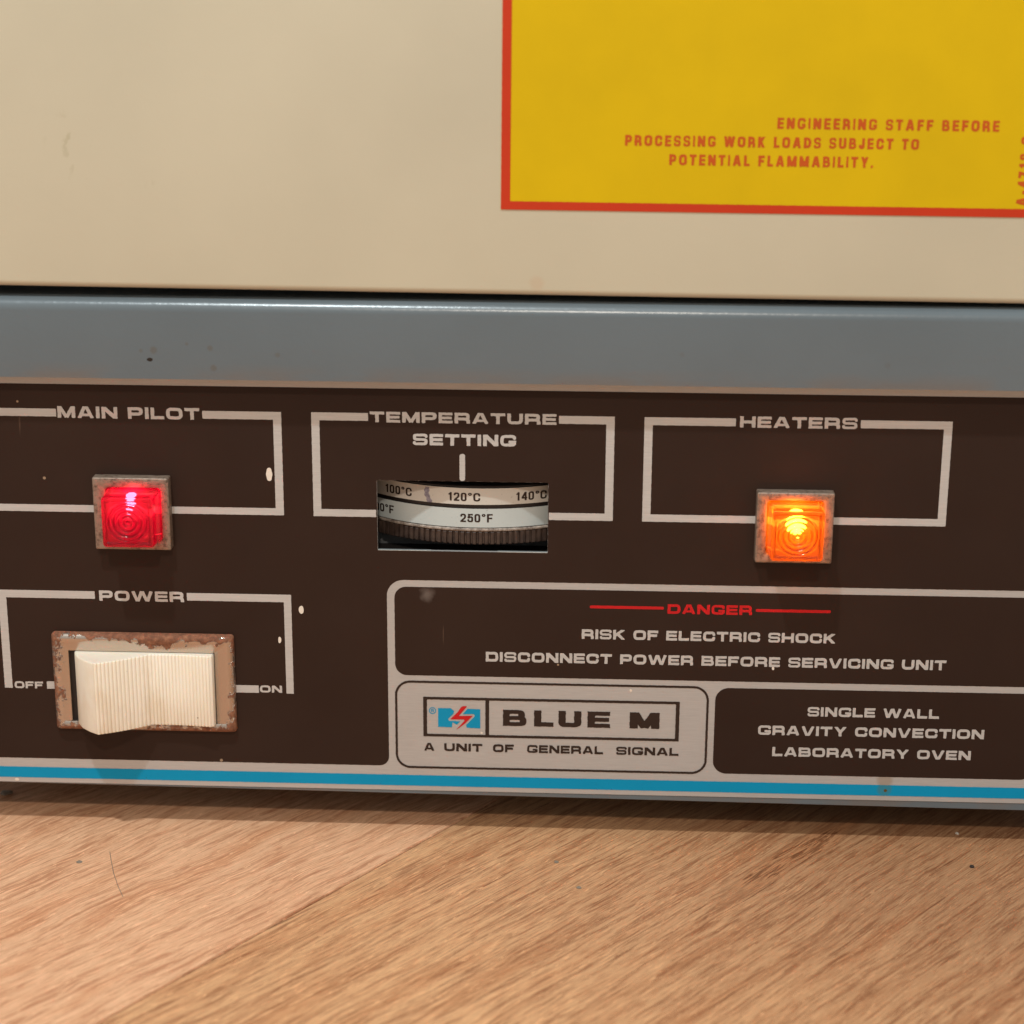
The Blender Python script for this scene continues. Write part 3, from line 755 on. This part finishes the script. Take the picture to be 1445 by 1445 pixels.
# bright sheared metal edge of the window
bm = box_bm(WX0 + .05, WX0 + 13.2, -.1, .85, WZ0 - .02, WZ0 + .13, .04, 2)
from_bm('window_edge', bm, m_edge, panel)
bm = box_bm(WX0 + 29.5, WX1 - .02, -.1, .85, WZ0 - .02, WZ0 + .15, .04, 2)
from_bm('window_edge', bm, m_edge, panel)

# ---- thumbwheel dial seen through the window
DX, RD, DY = -8.8, 40.0, 42.0
def on_drum(u, z, r=RD):        # u = arc length in mm from the point nearest the viewer
    a = u / RD
    return (DX + r * math.sin(a), DY - r * math.cos(a), z)
def drum(name, r, z0, z1, mat, parent, ridges=0, depth=0, n=360, cap=True):
    def prof(k): 
        if not ridges: return r
        ph = (k * ridges / n) % 1
        return r - depth * (1 if ph < .32 else 0)
    rings = []
    ins = .25
    for z, dr in ((z0, -ins), (z0 + ins, 0), (z1 - ins, 0), (z1, -ins)):
        rings.append([(DX + (prof(k) + dr) * math.sin(2 * math.pi * k / n), DY - (prof(k) + dr) * math.cos(2 * math.pi * k / n), z) for k in range(n)])
    V, F = loft(rings, True, True)
    bm = bmesh.new(); vs_ = [bm.verts.new(v) for v in V]
    for f in F: bm.faces.new([vs_[i] for i in f])
    return from_bm(name, bm, mat, parent, True, 30)
dial = drum('temperature_dial', RD - .35, -5.2, 5.9, m_black, oven, n=240)
dial['label'] = 'black thumbwheel with white Celsius and Fahrenheit scale bands'
drum('worn_rim', RD + .25, -5.75, -4.95, m_rimgrey, dial, n=240)
drum('knurled_grip', RD + .1, -9.2, -5.8, m_knurl, dial, ridges=170, depth=.55, n=1360)
U0, U1 = -36, 36
film('celsius_band', lambda X, Z: sd_box(X, Z, U0, U1, 1.08, 5.25), U0 - 1, U1 + 1, .4, 5.8, .12, m_strip, dial, mapf=lambda x, z: on_drum(x, z, RD), maxrun=4, amp=.02)
film('fahrenheit_band', lambda X, Z: sd_box(X, Z, U0, U1, -4.75, .06), U0 - 1, U1 + 1, -5.3, .7, .12, m_strip2, dial, mapf=lambda x, z: on_drum(x, z, RD), maxrun=4, amp=.02)
for s_, deg, z in (('100oC', -29.6, 1.95), ('120oC', -4.4, 1.95), ('140oC', 19.6, 1.95), ('200oF', -37.3, -3.4), ('250oF', 0, -3.4)):
    u = math.radians(deg) * RD; hw = 4.0
    pr = text_prims(s_, u - hw, u + hw, z, 2.15, 'got', t=.18, r=.3, gap=.12)
    film('lettering', lambda X, Z: eval_text(X, Z, pr), u - hw - .4, u + hw + .4, z - .4, z + 2.6, .07, m_blackink, dial, mapf=lambda x, z_: on_drum(x, z_, RD + .05), maxrun=5, amp=.015)
u0 = math.radians(-17.6) * RD
film('pen_mark', lambda X, Z: np.abs(X - u0 - .25 * np.sin(Z * 1.4) + (Z - 3) * .12) - .62 - .12 * np.sin(Z * 5), u0 - 2, u0 + 2, 1.0, 5.0, .08, m_pen, dial, mapf=lambda x, z: on_drum(x, z, RD + .07), maxrun=4, amp=.03)
# dark well behind the window
bm = box_bm(-56, 40, .95, 90, -13, 13)
bmesh.ops.delete(bm, geom=[f for f in bm.faces if f.normal.y < -.5 or abs(f.calc_center_median().y - .95) < .01], context='FACES')
from_bm('dial_housing', bm, m_dark, oven)

# ---- pilot lamps
def lamp(cx, cz, hw, hh, lens_m, bulb_m, label, name, ly, dx=0, dz=0, bz_=2.2, by_=-4.5, br=1.5):
    f = 3.2
    x0, x1, z0, z1 = cx - hw, cx + hw, cz - hh, cz + hh
    ow, oh = 6.85, 6.85
    ocx, ocz = cx + dx, cz + dz
    i0, i1, j0, j1 = ocx - ow, ocx + ow, ocz - oh, ocz + oh
    bz = ring_loft(name, [(x0, x1, z0, z1, .35, -.15), (x0, x1, z0, z1, .35, -f + .3), (x0 + .09, x1 - .09, z0 + .09, z1 - .09, .35, -f + .09), (x0 + .3, x1 - .3, z0 + .3, z1 - .3, .35, -f),
                          (i0 - .15, i1 + .15, j0 - .15, j1 + .15, 1.0, -f), (i0, i1, j0, j1, 1.0, -f + .15), (i0, i1, j0, j1, 1.0, -.15)], m_bezel, oven, autos=50)
    bz['label'] = label
    # lens: draughted box, ringed front, hollow
    nr = 52; NP = 144
    def outline(s, r):
        pts = rrect(-s, s, -s, s, r, 8); out = []
        for k in range(NP):                       # one point per equal angle, so that circles stay round
            a = 2 * math.pi * k / NP; ca, sa = math.cos(a), math.sin(a)
            best = None
            for i in range(len(pts)):
                (x1_, y1_), (x2_, y2_) = pts[i], pts[(i + 1) % len(pts)]
                den = ca * (y2_ - y1_) - sa * (x2_ - x1_)
                if abs(den) < 1e-12: continue
                tt = (x1_ * (y2_ - y1_) - y1_ * (x2_ - x1_)) / den
                uu = (x1_ * sa - y1_ * ca) / den
                if tt > 0 and -1e-6 <= uu <= 1 + 1e-6: best = tt if best is None else max(best, tt)
            out.append((ca * best, sa * best))
        return out
    def section(s, y, r): return [(ocx + x, y, ocz + z) for x, z in outline(s, r)]
    rings = [section(6.6, 3.0, 1.0), section(6.7, -f + .3, 1.0), section(6.55, -f - .7, .95), section(6.25, -ly + .35, .8), section(6.18, -ly + .12, .75), section(6.0, -ly, .6)]
    fr_ = outline(6.0, .6)
    for k in range(1, nr + 1):
        s = 1 - k / nr; R_ = []
        for x, z in fr_:
            x, z = x * s, z * s; r = math.hypot(x, z)
            inr = 1 / (1 + math.exp((max(abs(x), abs(z)) - 5.25) / .06))
            circ = 1 / (1 + math.exp((r - 5.0) / .08))
            hgt = -.42 * inr + circ * (.55 * (.5 + .5 * math.cos(r * 2 * math.pi / 1.25)) )
            if r < .01: R_.append((ocx, -ly - hgt - .0, ocz)); continue
            R_.append((ocx + x, -ly - hgt, ocz + z))
        rings.append(R_)
    V, F = loft(rings)
    bm = bmesh.new(); vs_ = [bm.verts.new(v) for v in V]
    for f_ in F:
        try: bm.faces.new([vs_[i] for i in f_])
        except ValueError: pass
    bmesh.ops.remove_doubles(bm, verts=bm.verts, dist=1e-4)
    from_bm('lens', bm, lens_m, bz, True, 40)
    # reflector cup and bulb
    cup = ring_loft('reflector', [(ocx - 5.6, ocx + 5.6, ocz - 5.6, ocz + 5.6, .8, -1.2), (ocx - 5.6, ocx + 5.6, ocz - 5.6, ocz + 5.6, .8, 4), (ocx - .2, ocx + .2, ocz - .2, ocz + .2, .1, 4)], m_refl, bz, close=False)
    bm = bmesh.new()
    bmesh.ops.create_uvsphere(bm, u_segments=24, v_segments=14, radius=br, matrix=Matrix.Translation((ocx, by_, ocz + bz_)) @ Matrix.Diagonal((1, 1.3, 1, 1)))
    from_bm('bulb', bm, bulb_m, bz, True)
    return bz
lamp(-93.0, -1.2, 9.35, 9.15, m_lens_r, m_bulb_r, 'grey metal bezel with lit red lens', 'pilot_lamp', 10.2, .55, -.1, 3.6, -4.6, 1.25)
lamp(68.5, -2.0, 9.3, 8.9, m_lens_o, m_bulb_o, 'grey metal bezel with lit amber lens', 'heater_lamp', 10.2, .05, .1, 1.2, -5.2, 1.9)

# ---- power switch
bx0, bx1, bz0, bz1 = -115.5, -69.5, -59.15, -33.1
i0, i1, j0, j1 = -111.3, -74.35, -57.1, -37.75
sw = ring_loft('power_switch', [(bx0, bx1, bz0, bz1, .9, -.12), (bx0, bx1, bz0, bz1, .9, -1.0), (bx0 + .25, bx1 - .25, bz0 + .25, bz1 - .25, .9, -1.65), (bx0 + .8, bx1 - .8, bz0 + .8, bz1 - .8, .8, -2.05),
                               (bx0 + 1.5, bx1 - 1.5, bz0 + 1.5, bz1 - 1.5, .6, -2.3), (bx0 + 2.4, bx1 - 2.4, bz0 + 2.4, bz1 - 2.4, .4, -1.75), (i0 - .3, i1 + .3, j0 - .3, j1 + .3, .15, -1.6), (i0, i1, j0, j1, .1, -1.45), (i0, i1, j0, j1, .1, -.12)], m_rust, oven, autos=60)
sw['label'] = 'rusty nickel framed rocker switch with ribbed ivory rocker'
bm = box_bm(i0 + .02, i1 - .02, -.35, -.13, j0 + .02, j1 - .02); from_bm('switch_well', bm, m_black, sw)
# rocker: profile in plan (x, y), extruded in z, ribs across the working face
prof = []
left = [(-109.7, -.4), (-109.75, -1.5), (-109.2, -3.4), (-107.6, -5.9), (-105.2, -8.2), (-103.4, -9.45)]
prof += left
def face(x):
    if x < -90.5:
        k = (x + 102.9) / 12.4
        return -9.75 + 7.15 * k - .55 * math.sin(math.pi * k)
    k = (x + 90.5) / 15.6
    return -2.6 - .9 * k + .35 * math.sin(math.pi * k)
grv = []
x = -102.95; pitch = .86; sub = 8
nrib = int((-75.2 + 102.95) / pitch)
for i in range(nrib):
    for s_ in range(sub):
        xx = x + pitch * (i + s_ / sub)
        grv.append(len(prof) if s_ in (0, 1, sub - 1) else -1); prof.append((xx, face(xx) - .25 * abs(math.sin(math.pi * s_ / sub)) ** .6))
xe = x + pitch * nrib
prof += [(xe, face(xe) + .05), (-74.85, -3.1), (-74.6, -2.4), (-74.6, -.4)]
zs_ = [(-57.0 + .0, .28), (-56.85, .08), (-56.6, 0), (-38.35, 0), (-38.1, .08), (-37.95, .28)]
cxm = -92
rings = []
for z, ins in zs_:
    rings.append([(px + (ins if px < -109 else (-ins if px > -74.8 else 0)), min(py + ins, -.4), z) for px, py in prof])
V, F = [], []
n_ = len(prof)
for r_ in rings: V += r_
for k in range(len(rings) - 1):
    for i in range(n_ - 1): F.append((k * n_ + i, k * n_ + i + 1, (k + 1) * n_ + i + 1, (k + 1) * n_ + i))
    F.append((k * n_ + n_ - 1, k * n_, (k + 1) * n_, (k + 1) * n_ + n_ - 1))
for k, rv in ((0, rings[0]), (len(rings) - 1, rings[-1])):      # end caps as strips down to the base line
    b0_ = len(V); V += [(q_[0], -.39, q_[2]) for q_ in rv] + list(rv)
    for i in range(n_ - 1):
        f_ = (b0_ + n_ + i, b0_ + n_ + i + 1, b0_ + i + 1, b0_ + i)
        F.append(f_ if k else f_[::-1])
bm = bmesh.new(); vs_ = [bm.verts.new(v) for v in V]
for f_ in F: bm.faces.new([vs_[i] for i in f_])
ro = from_bm('rocker', bm, m_ivory, sw, True, 32)
at = ro.data.attributes.new('groove_dirt', 'FLOAT', 'POINT')
gs_ = {g for g in grv if g >= 0}
for k in range(len(ro.data.vertices)):
    at.data[k].value = (random.uniform(.35, 1.0) if (k < n_ * len(rings) and (k % n_) in gs_) else 0.0)

# ------------------------------------------------------------------ crumbs on the floor
def crumb(x, y, r, mat, label, seed, cat='crumb', flat=.6):
    rnd_ = random.Random(seed)
    bm = bmesh.new(); bmesh.ops.create_icosphere(bm, subdivisions=2, radius=r)
    for v in bm.verts:
        v.co *= rnd_.uniform(.7, 1.15); v.co.z *= flat
        v.co.z = max(v.co.z, -r * flat * .6)
    bmesh.ops.translate(bm, verts=bm.verts, vec=(x, y, ZF + r * flat * .6))
    o = from_bm('crumb', bm, mat); tag(o, label, cat); return o
m_crumb_d, t, p, _ = nt('dark_grit'); p.inputs['Base Color'].default_value = lin(46, 36, 30); p.inputs['Roughness'].default_value = .8
m_crumb_w, t, p, _ = nt('white_grit'); p.inputs['Base Color'].default_value = lin(216, 206, 190)
m_crumb_g, t, p, _ = nt('grey_grit'); p.inputs['Base Color'].default_value = lin(134, 120, 104)
crumb(115.4, -12.1, .62, m_crumb_d, 'tiny black crumb on the wooden floor at the lower right', 1)
crumb(115.0, 6.5, .5, m_crumb_w, 'tiny white crumb on the floor in the oven shadow at the right', 2)
crumb(-106.5, -20.6, .75, m_crumb_g, 'tiny round grey crumb on the floor at the lower left', 3, flat=.3)
crumb(-136.1, 18.2, 1.6, m_crumb_g, 'largest grey blob of grit on the floor under the oven edge at far left', 4, flat=.3)
crumb(12.1, -14.6, .6, m_crumb_g, 'small grey crumb on the floor below the badge, nearer the oven', 5, flat=.4)
crumb(17.8, -27.9, .7, m_crumb_g, 'small greenish grey crumb on the floor below the badge, farther from the oven', 6, flat=.3)
# a hair lying across the grain
pts = [(-100.3, -14.5), (-98.9, -19), (-96.6, -26), (-93.8, -33), (-91.5, -38)]
V, F = [], []
for i, (hx, hy) in enumerate(pts):
    V += [(hx - .09, hy, ZF + .03), (hx, hy, ZF + .17), (hx + .09, hy, ZF + .03)]
    if i: b_ = 3 * i; F += [(b_ - 3, b_ - 2, b_ + 1, b_), (b_ - 2, b_ - 1, b_ + 2, b_ + 1)]
o = mesh_from('hair', V, F, m_crumb_g); tag(o, 'thin short hair lying on the wooden floor at the lower left', 'hair')
